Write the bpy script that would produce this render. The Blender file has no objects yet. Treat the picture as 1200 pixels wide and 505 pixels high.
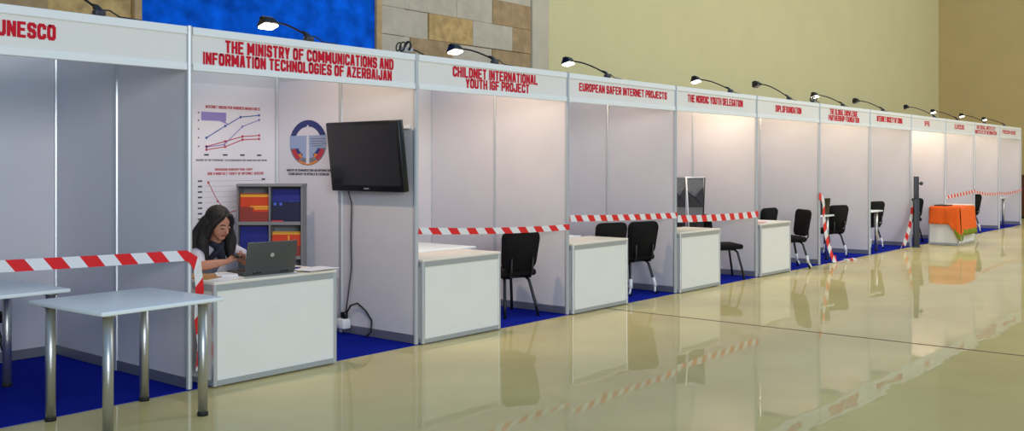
import bpy, bmesh, math, random
from mathutils import Vector, Matrix
random.seed(4)
PI = math.pi
S = bpy.context.scene
COL = S.collection

# ------------------------------------------------------------------ camera
cd = bpy.data.cameras.new('camera'); cam = bpy.data.objects.new('camera', cd); COL.objects.link(cam)
cam.location = (0, 0, 1.5508)
cam.rotation_euler = (PI/2, 0, 0.6943 - PI/2)
cd.sensor_width = 36.0; cd.lens = 36.0*1140.73/1200.0
cd.shift_y = -(252.5-193.03)/1200.0
cd.clip_end = 200
S.camera = cam
# ------------------------------------------------------------------ world, lights, exposure
w = bpy.data.worlds.new('world'); S.world = w; w.use_nodes = True
bg = w.node_tree.nodes['Background']; bg.inputs[0].default_value = (0.40, 0.66, 1.0, 1); bg.inputs[1].default_value = 0.47
def area(name, loc, target, size, power, color):
    l = bpy.data.lights.new(name, 'AREA'); l.shape = 'RECTANGLE'; l.size, l.size_y = size; l.energy = power; l.color = color
    o = bpy.data.objects.new(name, l); COL.objects.link(o); o.location = loc
    o.rotation_euler = (Vector(target)-Vector(loc)).to_track_quat('-Z', 'Y').to_euler()
    return o
area('hall_window_light', (-3, -11, 4.2), (12, 7, 1.2), (7, 4), 1350, (0.92, 0.97, 1.0))
area('overhead_fill_light', (23, -3, 9.0), (25, 3.2, 0), (26, 5), 1300, (1.0, 0.97, 0.85))  # added overhead fill, no visible source; brightens the far booths, back and end walls
S.view_settings.view_transform = 'Standard'; S.view_settings.look = 'None'
S.view_settings.gamma = 1.0; S.view_settings.use_curve_mapping = False
S.view_settings.exposure = 0.0
LAMP_POWER = 74

# ------------------------------------------------------------------ materials
def srgb(r, g, b):
    f = lambda c: (c/255)/12.92 if c/255 <= 0.04045 else ((c/255+0.055)/1.055)**2.4
    return (f(r), f(g), f(b), 1)
def mat(name, col, rough=0.6, metal=0.0, noise=0.0, scale=20.0, bump=0.0, bscale=None, emit=0.0, spec=0.5, detail=4.0, stretch=None):
    m = bpy.data.materials.new(name); m.use_nodes = True
    nt = m.node_tree; b = nt.nodes['Principled BSDF']
    b.inputs['Base Color'].default_value = col; b.inputs['Roughness'].default_value = rough
    b.inputs['Metallic'].default_value = metal; b.inputs['Specular IOR Level'].default_value = spec
    if emit: b.inputs['Emission Color'].default_value = col; b.inputs['Emission Strength'].default_value = emit
    tc = nt.nodes.new('ShaderNodeTexCoord')
    def vec():
        if not stretch: return tc.outputs['Object']
        mp = nt.nodes.new('ShaderNodeMapping'); mp.inputs['Scale'].default_value = stretch
        nt.links.new(tc.outputs['Object'], mp.inputs['Vector']); return mp.outputs['Vector']
    v = vec()
    if noise:
        n = nt.nodes.new('ShaderNodeTexNoise'); n.inputs['Scale'].default_value = scale; n.inputs['Detail'].default_value = detail
        nt.links.new(v, n.inputs['Vector'])
        r = nt.nodes.new('ShaderNodeValToRGB')
        r.color_ramp.elements[0].position = 0.3; r.color_ramp.elements[1].position = 0.7
        r.color_ramp.elements[0].color = tuple(max(0, c*(1-noise)) for c in col[:3])+(1,)
        r.color_ramp.elements[1].color = tuple(min(1, c*(1+noise)) for c in col[:3])+(1,)
        nt.links.new(n.outputs['Fac'], r.inputs['Fac']); nt.links.new(r.outputs['Color'], b.inputs['Base Color'])
    if bump:
        n2 = nt.nodes.new('ShaderNodeTexNoise'); n2.inputs['Scale'].default_value = bscale or scale; n2.inputs['Detail'].default_value = 3
        nt.links.new(v, n2.inputs['Vector'])
        bp = nt.nodes.new('ShaderNodeBump'); bp.inputs['Strength'].default_value = bump; bp.inputs['Distance'].default_value = 0.02
        nt.links.new(n2.outputs['Fac'], bp.inputs['Height']); nt.links.new(bp.outputs['Normal'], b.inputs['Normal'])
    return m
M = dict(
    panel=mat('white_wall_panel', srgb(218, 214, 218), 0.5, noise=0.02, scale=3),
    alu=mat('aluminium', srgb(205, 208, 212), 0.35, 0.55),
    rail=mat('dull_aluminium_rail', srgb(150, 152, 158), 0.4, 0.6),
    white=mat('white_painted_aluminium', srgb(240, 242, 243), 0.4),
    fascia=mat('pale_fascia_board', srgb(234, 230, 226), 0.5, noise=0.015, scale=4),
    counter=mat('white_counter_panel', srgb(236, 234, 228), 0.45, noise=0.02, scale=3),
    crail=mat('pale_aluminium_rail', srgb(182, 185, 186), 0.4, 0.4),
    worktop=mat('white_laminate', srgb(236, 228, 214), 0.4),
    tabletop=mat('pale_blue_white_tabletop', srgb(236, 242, 244), 0.35),
    red=mat('red_vinyl', srgb(204, 24, 46), 0.7, spec=0.2),
    tape_red=mat('red_tape', srgb(228, 30, 36), 0.4),
    tape_white=mat('white_tape', srgb(232, 230, 232), 0.4),
    carpet=mat('blue_carpet', srgb(8, 30, 150), 0.95, noise=0.25, scale=120, bump=0.4, bscale=300, spec=0.1),
    chrome=mat('brushed_chrome', srgb(196, 196, 194), 0.38, 0.9),
    rubber=mat('black_rubber', srgb(22, 22, 24), 0.7),
    black=mat('black_fabric', srgb(23, 21, 22), 0.9, noise=0.15, scale=150, bump=0.2, bscale=400, spec=0.2),
    blackmetal=mat('black_metal', srgb(24, 24, 26), 0.4),
    blackplastic=mat('black_plastic', srgb(18, 18, 20), 0.3),
    screen=mat('dark_screen', srgb(34, 33, 38), 0.18),
    cord=mat('grey_cord', srgb(70, 70, 74), 0.6),
    blackcord=mat('black_cord', srgb(25, 25, 26), 0.6),
    palecord=mat('pale_cord', srgb(160, 160, 175), 0.6),
    whiteplastic=mat('white_plastic', srgb(236, 236, 236), 0.4),
    greyplastic=mat('grey_plastic', srgb(165, 168, 172), 0.5),
    laptop=mat('grey_laptop_shell', srgb(84, 84, 82), 0.4, 0.3),
    logo=mat('pale_badge', srgb(200, 200, 200), 0.3, 0.5),
    paper=mat('white_paper', srgb(235, 233, 236), 0.7),
    card=mat('brown_card', srgb(178, 128, 74), 0.8),
    yellowpaper=mat('yellow_paper', srgb(222, 196, 110), 0.7),
    pinkpaper=mat('pink_paper', srgb(232, 178, 172), 0.7),
    rack=mat('grey_rack_metal', srgb(142, 140, 142), 0.5, 0.2),
    orange=mat('orange_brochure', srgb(206, 62, 28), 0.5),
    yellow=mat('yellow_print', srgb(236, 170, 50), 0.5),
    maroon=mat('brown_red_print', srgb(140, 52, 44), 0.5),
    blue=mat('blue_brochure', srgb(24, 34, 128), 0.5),
    navy=mat('dark_blue_print', srgb(20, 22, 60), 0.5),
    ltblue=mat('light_blue_print', srgb(70, 100, 200), 0.5),
    lilac=mat('lilac_print', srgb(150, 132, 196), 0.6),
    poster=mat('poster_paper', srgb(232, 228, 236), 0.5),
    ink=mat('dark_ink', srgb(60, 60, 80), 0.6),
    gridink=mat('pale_grid_ink', srgb(190, 188, 200), 0.6),
    redink=mat('red_ink', srgb(190, 70, 84), 0.6),
    blueink=mat('blue_ink', srgb(60, 90, 170), 0.6),
    logoblue=mat('logo_blue', srgb(40, 52, 120), 0.5),
    logored=mat('logo_red', srgb(200, 44, 60), 0.5),
    logoorange=mat('logo_orange', srgb(230, 140, 60), 0.5),
    logopale=mat('logo_pale_blue', srgb(160, 176, 214), 0.5),
    logogrey=mat('logo_grey', srgb(120, 122, 140), 0.5),
    orangecloth=mat('orange_cloth', srgb(244, 100, 16), 0.85, noise=0.1, scale=25),
    greencloth=mat('olive_green_trim', srgb(128, 138, 24), 0.85, noise=0.35, scale=40),
    mesh=mat('grey_mesh', srgb(128, 124, 124), 0.6, 0.2, noise=0.3, scale=90),
    darkmesh=mat('black_mesh', srgb(58, 56, 60), 0.6, 0.2, noise=0.3, scale=90),
    stand=mat('dark_grey_stand', srgb(66, 68, 76), 0.45, 0.3),
    wood=mat('dark_red_wood', srgb(96, 50, 28), 0.5, noise=0.2, scale=8, stretch=(1, 1, 6)),
    framewood=mat('golden_frame_wood', srgb(190, 158, 110), 0.5, noise=0.15, scale=10),
    bluepanel=mat('blue_mottled_panel', srgb(6, 96, 228), 0.8, noise=0.42, scale=5.0, detail=9, spec=0.05),
    plaster=mat('ochre_plaster', srgb(212, 202, 154), 0.85, noise=0.02, scale=1.5, bump=0.15, bscale=12),
    plaster2=mat('olive_brown_plaster', srgb(198, 172, 118), 0.85, noise=0.03, scale=1.5),
    pilaster=mat('grey_beige_pilaster', srgb(198, 188, 166), 0.8, noise=0.04, scale=5),
    stone=mat('beige_stone', srgb(196, 184, 164), 0.85, noise=0.10, scale=5, bump=0.6, bscale=9, detail=8),
    stone2=mat('ochre_rough_stone', srgb(196, 162, 106), 0.9, noise=0.28, scale=8, bump=1.0, bscale=14, detail=8),
    stone3=mat('brown_stone', srgb(170, 142, 104), 0.9, noise=0.18, scale=7, bump=0.9, bscale=12, detail=8),
    skin=mat('skin', srgb(196, 138, 112), 0.55, spec=0.3),
    hair=mat('dark_brown_hair', srgb(20, 14, 14), 0.6, noise=0.35, scale=60, stretch=(1, 1, 0.15), bump=0.5, bscale=80),
    blouse=mat('pale_grey_blouse', srgb(196, 194, 208), 0.8, noise=0.05, scale=30),
    scarf=mat('dark_navy_scarf', srgb(34, 34, 52), 0.8, noise=0.4, scale=30),
    trousers=mat('black_trousers', srgb(28, 28, 34), 0.9),
    lips=mat('lips', srgb(150, 74, 70), 0.5),
    eyewhite=mat('eye_white', srgb(220, 214, 208), 0.3),
    iris=mat('dark_iris', srgb(30, 20, 18), 0.3),
    joint=mat('floor_joint', srgb(104, 66, 44), 0.5),
    lens=mat('lit_lens', (1.0, 0.90, 0.72, 1), 0.3, emit=9.0),
    dimlens=mat('dark_lens', srgb(80, 78, 70), 0.2),
)
def floor_material():
    m = bpy.data.materials.new('polished_cream_floor'); m.use_nodes = True
    nt = m.node_tree; b = nt.nodes['Principled BSDF']; out = nt.nodes['Material Output']
    tc = nt.nodes.new('ShaderNodeTexCoord')
    n = nt.nodes.new('ShaderNodeTexNoise'); n.inputs['Scale'].default_value = 0.9; n.inputs['Detail'].default_value = 7
    nt.links.new(tc.outputs['Object'], n.inputs['Vector'])
    r = nt.nodes.new('ShaderNodeValToRGB')
    r.color_ramp.elements[0].position = 0.35; r.color_ramp.elements[1].position = 0.7
    r.color_ramp.elements[0].color = srgb(204, 187, 130); r.color_ramp.elements[1].color = srgb(218, 202, 142)
    nt.links.new(n.outputs['Fac'], r.inputs['Fac']); nt.links.new(r.outputs['Color'], b.inputs['Base Color'])
    b.inputs['Roughness'].default_value = 0.02; b.inputs['IOR'].default_value = 1.45
    n2 = nt.nodes.new('ShaderNodeTexNoise'); n2.inputs['Scale'].default_value = 1.4; n2.inputs['Detail'].default_value = 2
    nt.links.new(tc.outputs['Object'], n2.inputs['Vector'])
    bp = nt.nodes.new('ShaderNodeBump'); bp.inputs['Strength'].default_value = 0.10; bp.inputs['Distance'].default_value = 0.02
    nt.links.new(n2.outputs['Fac'], bp.inputs['Height']); nt.links.new(bp.outputs['Normal'], b.inputs['Normal'])
    d = nt.nodes.new('ShaderNodeBsdfDiffuse'); nt.links.new(r.outputs['Color'], d.inputs['Color'])
    mx = nt.nodes.new('ShaderNodeMixShader'); mx.inputs[0].default_value = 0.62
    nt.links.new(d.outputs[0], mx.inputs[1]); nt.links.new(b.outputs[0], mx.inputs[2]); nt.links.new(mx.outputs[0], out.inputs['Surface'])
    return m
M['floor'] = floor_material()
M['post'] = mat('satin_aluminium_post', srgb(196, 199, 202), 0.4, 0.35)

# ------------------------------------------------------------------ helpers
class MB:
    """collects shapes into one mesh; each shape carries a material key"""
    def __init__(self): self.bm = bmesh.new(); self.keys = []
    def _idx(self, k):
        if k not in self.keys: self.keys.append(k)
        return self.keys.index(k)
    def _merge(self, b, k, smooth=False, mtx=None):
        i = self._idx(k)
        if mtx is not None: b.transform(mtx)
        for f in b.faces: f.material_index = i; f.smooth = smooth
        me = bpy.data.meshes.new('t'); b.to_mesh(me); b.free()
        self.bm.from_mesh(me); bpy.data.meshes.remove(me)
        return self
    def box(self, x0, x1, y0, y1, z0, z1, k, bevel=0.0, seg=2, mtx=None):
        b = bmesh.new(); bmesh.ops.create_cube(b, size=1)
        for v in b.verts: v.co = Vector(((x0+x1)/2+v.co.x*(x1-x0), (y0+y1)/2+v.co.y*(y1-y0), (z0+z1)/2+v.co.z*(z1-z0)))
        if bevel: bmesh.ops.bevel(b, geom=b.edges[:], offset=bevel, segments=seg, profile=0.5, affect='EDGES')
        return self._merge(b, k, bool(bevel) and seg > 1, mtx)
    def cyl(self, p0, p1, r0, k, r1=None, seg=16, smooth=True):
        p0, p1 = Vector(p0), Vector(p1); d = p1-p0
        b = bmesh.new(); bmesh.ops.create_cone(b, cap_ends=True, segments=seg, radius1=r0, radius2=r0 if r1 is None else r1, depth=d.length)
        m = Matrix.Translation((p0+p1)/2) @ d.to_track_quat('Z', 'Y').to_matrix().to_4x4()
        i = self._idx(k); b.transform(m)
        for f in b.faces: f.material_index = i; f.smooth = smooth and len(f.verts) == 4
        me = bpy.data.meshes.new('t'); b.to_mesh(me); b.free(); self.bm.from_mesh(me); bpy.data.meshes.remove(me)
        return self
    def ball(self, c, r, k, scale=(1, 1, 1), rot=None, u=16, v=10):
        b = bmesh.new(); bmesh.ops.create_uvsphere(b, u_segments=u, v_segments=v, radius=r)
        m = Matrix.Translation(c) @ (rot.to_4x4() if rot else Matrix()) @ Matrix.Diagonal((*scale, 1))
        return self._merge(b, k, True, m)
    def chain(self, pts, k):                       # tapered limb through (x,y,z,r)
        for p in pts: self.ball(p[:3], p[3], k, u=14, v=9)
        for a, c in zip(pts, pts[1:]): self.cyl(a[:3], c[:3], a[3], k, r1=c[3], seg=14)
        return self
    def tube(self, pts, r, k, seg=8, closed=False):
        pts = [Vector(p) for p in pts]; n = len(pts); rings = []; i0 = self._idx(k); up = None
        for i, p in enumerate(pts):
            a = pts[(i-1) % n] if (i or closed) else p; c = pts[(i+1) % n] if (i < n-1 or closed) else p
            t = (c-a).normalized()
            if up is None: up = Vector((0, 0, 1)) if abs(t.z) < 0.9 else Vector((1, 0, 0))
            sd = t.cross(up).normalized(); up = sd.cross(t).normalized()
            rings.append([self.bm.verts.new(p+(sd*math.cos(q)+up*math.sin(q))*r) for q in [2*PI*j/seg for j in range(seg)]])
        m = n if closed else n-1
        for i in range(m):
            A, B = rings[i], rings[(i+1) % n]
            for j in range(seg):
                f = self.bm.faces.new((A[j], A[(j+1) % seg], B[(j+1) % seg], B[j])); f.smooth = True; f.material_index = i0
        if not closed:
            for R in (rings[0][::-1], rings[-1]):
                f = self.bm.faces.new(R); f.material_index = i0
        return self
    def poly(self, pts, k):
        f = self.bm.faces.new([self.bm.verts.new(p) for p in pts]); f.material_index = self._idx(k); return self
    def prism(self, pts, vec, k, bevel=0.0):       # polygon pushed along vec
        b = bmesh.new(); f = b.faces.new([b.verts.new(p) for p in pts])
        r = bmesh.ops.extrude_face_region(b, geom=[f])
        bmesh.ops.translate(b, verts=[e for e in r['geom'] if isinstance(e, bmesh.types.BMVert)], vec=vec)
        bmesh.ops.recalc_face_normals(b, faces=b.faces[:])
        if bevel: bmesh.ops.bevel(b, geom=b.edges[:], offset=bevel, segments=2, profile=0.5, affect='EDGES')
        return self._merge(b, k, bool(bevel))
    def build(self, name, parent=None):
        off = Vector((0, 0, 0))
        if parent is not None:
            q = parent
            while q.parent: q = q.parent
            off = q.location.copy() if q.get('worldbuilt') else off
        for v in self.bm.verts: v.co -= off
        me = bpy.data.meshes.new(name); self.bm.to_mesh(me); self.bm.free()
        for k in self.keys: me.materials.append(M[k])
        o = bpy.data.objects.new(name, me); COL.objects.link(o)
        if parent is not None: o.parent = parent
        return o
def rotz(p, a, c=(0, 0)):
    x, y = p[0]-c[0], p[1]-c[1]
    return (c[0]+x*math.cos(a)-y*math.sin(a), c[1]+x*math.sin(a)+y*math.cos(a))+tuple(p[2:])
def tag(o, label, cat, group=None, kind=None):
    o['label'] = label; o['category'] = cat
    if group: o['group'] = group
    if kind: o['kind'] = kind
    return o
def thing(name, label, cat, loc=(0, 0, 0), rz=0.0, group=None, world=False):
    o = bpy.data.objects.new(name, None); COL.objects.link(o); o.location = loc; o.rotation_euler = (0, 0, rz); o.empty_display_size = 0.1
    if world: o['worldbuilt'] = 1
    return tag(o, label, cat, group)
def struct(name, mb, label=None):
    o = mb.build(name); o['kind'] = 'structure'
    if label: o['label'] = label; o['category'] = 'structure'
    return o
def dup(root, loc, rz, label):
    r = root.copy(); COL.objects.link(r); r.location = loc; r.rotation_euler = (0, 0, rz); r['label'] = label
    for ch in list(root.children):
        c = ch.copy(); COL.objects.link(c); c.parent = r
        for g in list(ch.children):
            e = g.copy(); COL.objects.link(e); e.parent = c
    return r

# stroke alphabet, heavy condensed capitals
GL = {
 'A': [[(0, 0), (.35, 1), (.65, 1), (1, 0)], [(.18, .27), (.82, .27)]],
 'B': [[(0, 0), (0, 1), (.85, 1), (1, .88), (1, .64), (.85, .52), (0, .52)], [(.85, .52), (1, .4), (1, .12), (.85, 0), (0, 0)]],
 'C': [[(1, .76), (1, .90), (.8, 1), (.2, 1), (0, .86), (0, .14), (.2, 0), (.8, 0), (1, .10), (1, .24)]],
 'D': [[(0, 0), (0, 1), (.75, 1), (1, .84), (1, .16), (.75, 0), (0, 0)]],
 'E': [[(1, 1), (0, 1), (0, 0), (1, 0)], [(0, .52), (.85, .52)]],
 'F': [[(1, 1), (0, 1), (0, 0)], [(0, .52), (.85, .52)]],
 'G': [[(1, .78), (1, .90), (.8, 1), (.2, 1), (0, .86), (0, .14), (.2, 0), (.8, 0), (1, .14), (1, .46), (.6, .46)]],
 'H': [[(0, 0), (0, 1)], [(1, 0), (1, 1)], [(0, .5), (1, .5)]],
 'I': [[(.5, 0), (.5, 1)]],
 'J': [[(1, 1), (1, .14), (.8, 0), (.2, 0), (0, .14), (0, .34)]],
 'K': [[(0, 0), (0, 1)], [(1, 1), (.1, .5), (1, 0)]],
 'L': [[(0, 1), (0, 0), (1, 0)]],
 'M': [[(0, 0), (0, 1), (.5, .3), (1, 1), (1, 0)]],
 'N': [[(0, 0), (0, 1), (1, 0), (1, 1)]],
 'O': [[(.2, 1), (0, .86), (0, .14), (.2, 0), (.8, 0), (1, .14), (1, .86), (.8, 1), (.2, 1)]],
 'P': [[(0, 0), (0, 1), (.85, 1), (1, .88), (1, .58), (.85, .46), (0, .46)]],
 'R': [[(0, 0), (0, 1), (.85, 1), (1, .88), (1, .62), (.85, .5), (0, .5)], [(.6, .5), (1, 0)]],
 'S': [[(1, .80), (1, .92), (.8, 1), (.2, 1), (0, .90), (0, .64), (.2, .54), (.8, .46), (1, .36), (1, .10), (.8, 0), (.2, 0), (0, .08), (0, .20)]],
 'T': [[(0, 1), (1, 1)], [(.5, 1), (.5, 0)]],
 'U': [[(0, 1), (0, .14), (.2, 0), (.8, 0), (1, .14), (1, 1)]],
 'V': [[(0, 1), (.5, 0), (1, 1)]],
 'W': [[(0, 1), (.25, 0), (.5, .8), (.75, 0), (1, 1)]],
 'X': [[(0, 0), (1, 1)], [(0, 1), (1, 0)]],
 'Y': [[(0, 1), (.5, .45), (1, 1)], [(.5, .45), (.5, 0)]],
 'Z': [[(0, 1), (1, 1), (0, 0), (1, 0)]],
}
def adv(ch): return {'I': .42, ' ': .42, 'M': 1.3, 'W': 1.4}.get(ch, 1.0)
def lettering(mb, text, org, ux, uz, width, height, key, weight=0.235, depth=0.0):
    """letters in the plane spanned by ux, uz from org; laid out to the given width"""
    ux, uz = Vector(ux), Vector(uz); nrm = ux.cross(uz)
    cell = width/sum(adv(c) for c in text); x = 0.0; lay = 0
    for ch in text:
        wd = cell*adv(ch)*(0.92 if ch != 'I' else 0.85); th = weight*height; tx = min(th*0.95, wd*0.38) if ch != 'I' else wd*0.8
        for line in GL.get(ch, []):
            pts = [(tx/2+p[0]*(wd-tx), th*0.4+p[1]*(height-th*0.8)) for p in line] if ch != 'I' else [(wd/2, 0), (wd/2, height)]
            for a, b in zip(pts, pts[1:]):
                dx, dy = b[0]-a[0], b[1]-a[1]; L = math.hypot(dx, dy) or 1
                ex, ey = dx/L, dy/L; hw = tx/2*abs(ey)+th*0.4*abs(ex); e = hw*0.75
                q = [(a[0]-ex*e-ey*hw, a[1]-ey*e+ex*hw), (b[0]+ex*e-ey*hw, b[1]+ey*e+ex*hw), (b[0]+ex*e+ey*hw, b[1]+ey*e-ex*hw), (a[0]-ex*e+ey*hw, a[1]-ey*e-ex*hw)]
                q = [(min(max(u, 0), wd), min(max(v, 0), height)) for u, v in q]
                q3 = [Vector(org)+ux*(x+u)+uz*v for u, v in q]
                lay = (lay+1) % 7
                if depth: mb.prism(q3, nrm*(depth+0.0001*lay), key)
                else: mb.poly([p+nrm*0.0001*lay for p in q3[::-1]], key)
        x += cell*adv(ch)
# ------------------------------------------------------------------ layout numbers
A = 5.992; D = 1.9497; BK = A+D; MID = A+D/2; W = 2.1812; S0 = 3.7246
def post(n): return S0+W*n
WALLY = 9.1; ENDX = 31.5

# ------------------------------------------------------------------ large structure
b = MB(); b.box(-14, 46, -16, 14, -0.2, 0, 'floor'); struct('floor', b)
b = MB(); b.box(11.745, ENDX, WALLY, WALLY+0.3, 0, 9, 'plaster'); struct('wall_back', b)
b = MB(); b.box(ENDX, ENDX+0.3, -16, WALLY+0.3, 0, 9, 'plaster2'); struct('wall_end', b)
b = MB(); b.box(11.375, 11.78, WALLY-0.03, WALLY+0.3, 0, 9, 'pilaster', 0.01); struct('trim_1', b)
b = MB()
def stone_row(z0, z1, xs, keys):
    for (x0, x1), k in zip(zip(xs, xs[1:]), keys):
        d = random.uniform(-0.015, 0.012)
        b.box(x0+0.002, x1-0.002, WALLY+d, WALLY+0.3, z0+0.002, z1-0.002, k, 0.004, 1)
b.box(-6, 11.37, WALLY+0.04, WALLY+0.3, 0, 9, 'stone3')
rows = {2.85: ([8.31, 8.86, 9.66, 10.49, 11.37], ['stone', 'stone3', 'stone', 'stone3']),
        3.205: ([8.31, 8.76, 9.205, 10.065, 10.93, 11.37], ['stone', 'stone', 'stone2', 'stone', 'stone3']),
        3.56: ([8.31, 8.84, 9.75, 10.49, 11.37], ['stone', 'stone', 'stone', 'stone3']),
        3.91: ([8.31, 9.3, 10.2, 11.37], ['stone3', 'stone', 'stone'])}
for i in range(25):
    z0 = 0.01+0.355*i; near = [z for z in rows if abs(z-z0) < 0.12]
    if near: z0 = near[0]; stone_row(z0, z0+0.355, *rows[near[0]])
    else:
        xs = [8.31]
        while xs[-1] < 10.6: xs.append(xs[-1]+random.uniform(0.55, 0.95))
        xs.append(11.37); stone_row(z0, z0+0.355, xs, [random.choice(['stone', 'stone', 'stone3', 'stone2']) for _ in xs])
    xs = [5.02]
    while xs[-1] > -5: xs.append(xs[-1]-random.uniform(0.55, 1.0))
    xs = xs[::-1]; stone_row(z0, z0+0.355, xs, [random.choice(['stone3', 'stone3', 'stone2', 'stone3']) for _ in xs])
b.box(5.0, 8.33, WALLY+0.03, WALLY+0.3, 0, 9, 'stone3')
struct('wall_stone', b)
t = thing('blue_panel', 'large bright blue mottled panel in a wooden frame on the stone wall', 'wall panel', (6.67, WALLY, 0), world=True)
b = MB(); b.box(5.09, 8.24, WALLY-0.02, WALLY+0.02, 0.3, 8.5, 'bluepanel'); b.build('panel', t)
b = MB(); b.box(5.02, 5.10, WALLY-0.06, WALLY+0.03, 0.3, 8.5, 'framewood', 0.008); b.box(8.23, 8.32, WALLY-0.06, WALLY+0.03, 0.3, 8.5, 'framewood', 0.008); b.build('frame', t)
b = MB(); b.box(8.712, 8.738, -15, A-0.03, 0.0, 0.0015, 'joint'); o = struct('trim_2', b)
# blue carpet under the booths
b = MB(); b.box(post(-1), post(11)-0.02, A-0.01, BK-0.01, 0.0, 0.008, 'carpet')
o = b.build('carpet'); tag(o, 'bright blue carpet laid along the floor of the whole booth row', 'carpet')

# ------------------------------------------------------------------ the booths
def octpost(mb, x, y, z1, k='alu', r=0.021):
    mb.cyl((x, y, 0.0085), (x, y, z1), r, k, seg=8, smooth=False)
    mb.cyl((x, y, z1), (x, y, z1+0.006), r*0.9, 'rubber' if k == 'rubber' else k, seg=8, smooth=False)
TEXTS = {
 -1: [('UNESCO', 2.455, 2.81, 2.312, .097)],
 0: [('THE MINISTRY OF COMMUNICATIONS AND', 4.005, 5.64, 2.343, .092), ('INFORMATION TECHNOLOGIES OF AZERBAIJAN', 3.827, 5.62, 2.25, .088)],
 1: [('CHILDNET INTERNATIONAL', 6.359, 7.594, 2.341, .095), ('YOUTH IGF PROJECT', 6.529, 7.458, 2.248, .09)],
 2: [('EUROPEAN SAFER INTERNET PROJECTS', 8.287, 10.068, 2.323, .088)],
 3: [('THE NORDIC YOUTH DELEGATION', 10.554, 12.043, 2.322, .094)],
 4: [('DIPLOFOUNDATION', 13.053, 13.956, 2.305, .096)],
 5: [('THE GLOBAL KNOWLEDGE', 15.039, 16.235, 2.348, .09), ('PARTNERSHIP FOUNDATION', 14.988, 16.314, 2.25, .09)],
 6: [('INTERNET SOCIETY OF CHINA', 17.151, 18.502, 2.31, .1)],
 7: [('IPS', 19.813, 20.137, 2.31, .1)],
 8: [('EURODIG', 21.829, 22.565, 2.31, .1)],
 9: [('NATIONAL INSTITUTE', 23.55, 25.155, 2.355, .09), ('INSTITUTE OF INFORMATION', 23.43, 25.30, 2.25, .09)],
 10: [('FREEDOM HOUSE', 25.839, 27.171, 2.31, .09)],
}
BLABEL = {
 -1: 'white exhibition booth at the left end of the row, with two bare tables',
 0: 'white exhibition booth with the seated woman, charts and a wall-mounted television',
 1: 'white exhibition booth directly right of the television, one chair behind its tape',
 2: 'white exhibition booth with two black chairs side by side behind a counter',
 3: 'white exhibition booth holding the black mesh brochure stand behind its counter',
 4: 'white exhibition booth whose counter has pinkish papers and a chair tilted sideways',
 5: 'white exhibition booth with tape hanging to the floor and a black laptop on its table',
 6: 'white exhibition booth with one white table in front of the dark slim stand',
 7: 'white exhibition booth behind the orange cloth-covered counter',
 8: 'narrow-looking white exhibition booth just right of the orange cloth, tape across it',
 9: 'second to last white booth at the far end, black chair at its front',
 10: 'last white exhibition booth at the far right end of the row',
}
def rails(wp, axis, c, a0, a1):
    """bottom and top aluminium rail of a panel; axis 'x' = runs along x at y=c"""
    for nm, z0, z1 in (('bottom_rail', 0.012, 0.085), ('top_rail', 2.44, 2.498)):
        p = MB()
        if axis == 'x': p.box(a0, a1, c-0.014, c+0.014, z0, z1, 'rail')
        else: p.box(c-0.014, c+0.014, a0, a1, z0, z1, 'rail')
        p.build(nm, wp)
for n in range(-1, 11):
    x0, x1 = post(n), post(n+1)
    t = thing('exhibition_booth', BLABEL[n], 'booth', (x0, A, 0), group='booths of the exhibition row', world=True)
    def post_part(x, y):
        p = MB(); octpost(p, x, y, 2.5, 'post' if abs(y-A) < 0.01 else 'alu'); p.build('post', t)
    if n == -1: post_part(x0, A); post_part(x0, MID); post_part(x0, BK)
    post_part(x1, A); post_part(x1, MID); post_part(x1, BK); post_part((x0+x1)/2, BK)
    xm = (x0+x1)/2
    for a0, a1 in ((x0, xm), (xm, x1)):
        p = MB(); p.box(a0+0.016, a1-0.016, BK-0.004, BK+0.004, 0.07, 2.46, 'panel'); wp = p.build('back_panel', t)
        rails(wp, 'x', BK, a0+0.022, a1-0.022)
    for xs in ([x0, x1] if n == -1 else [x1]):
        for a0, a1 in ((A, MID), (MID, BK)):
            p = MB(); p.box(xs-0.004, xs+0.004, a0+0.016, a1-0.016, 0.07, 2.46, 'panel'); wp = p.build('side_panel', t)
            rails(wp, 'y', xs, a0+0.022, a1-0.022)
    p = MB(); p.box(x0+0.022, x1-0.022, A-0.006, A+0.006, 2.23, 2.47, 'fascia'); fb = p.build('fascia_board', t)
    for z0, z1 in ((2.2, 2.248), (2.445, 2.5)):
        p = MB(); p.box(x0+0.022, x1-0.022, A-0.017, A+0.017, z0, z1, 'white', 0.003, 1); p.build('fascia_rail', fb)
    p = MB()
    for tx, a0, a1, z, hgt in TEXTS[n]: lettering(p, tx, (a0, A-0.0072, z), (1, 0, 0), (0, 0, 1), a1-a0, hgt, 'red', depth=0.001)
    p.build('lettering', fb)

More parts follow.
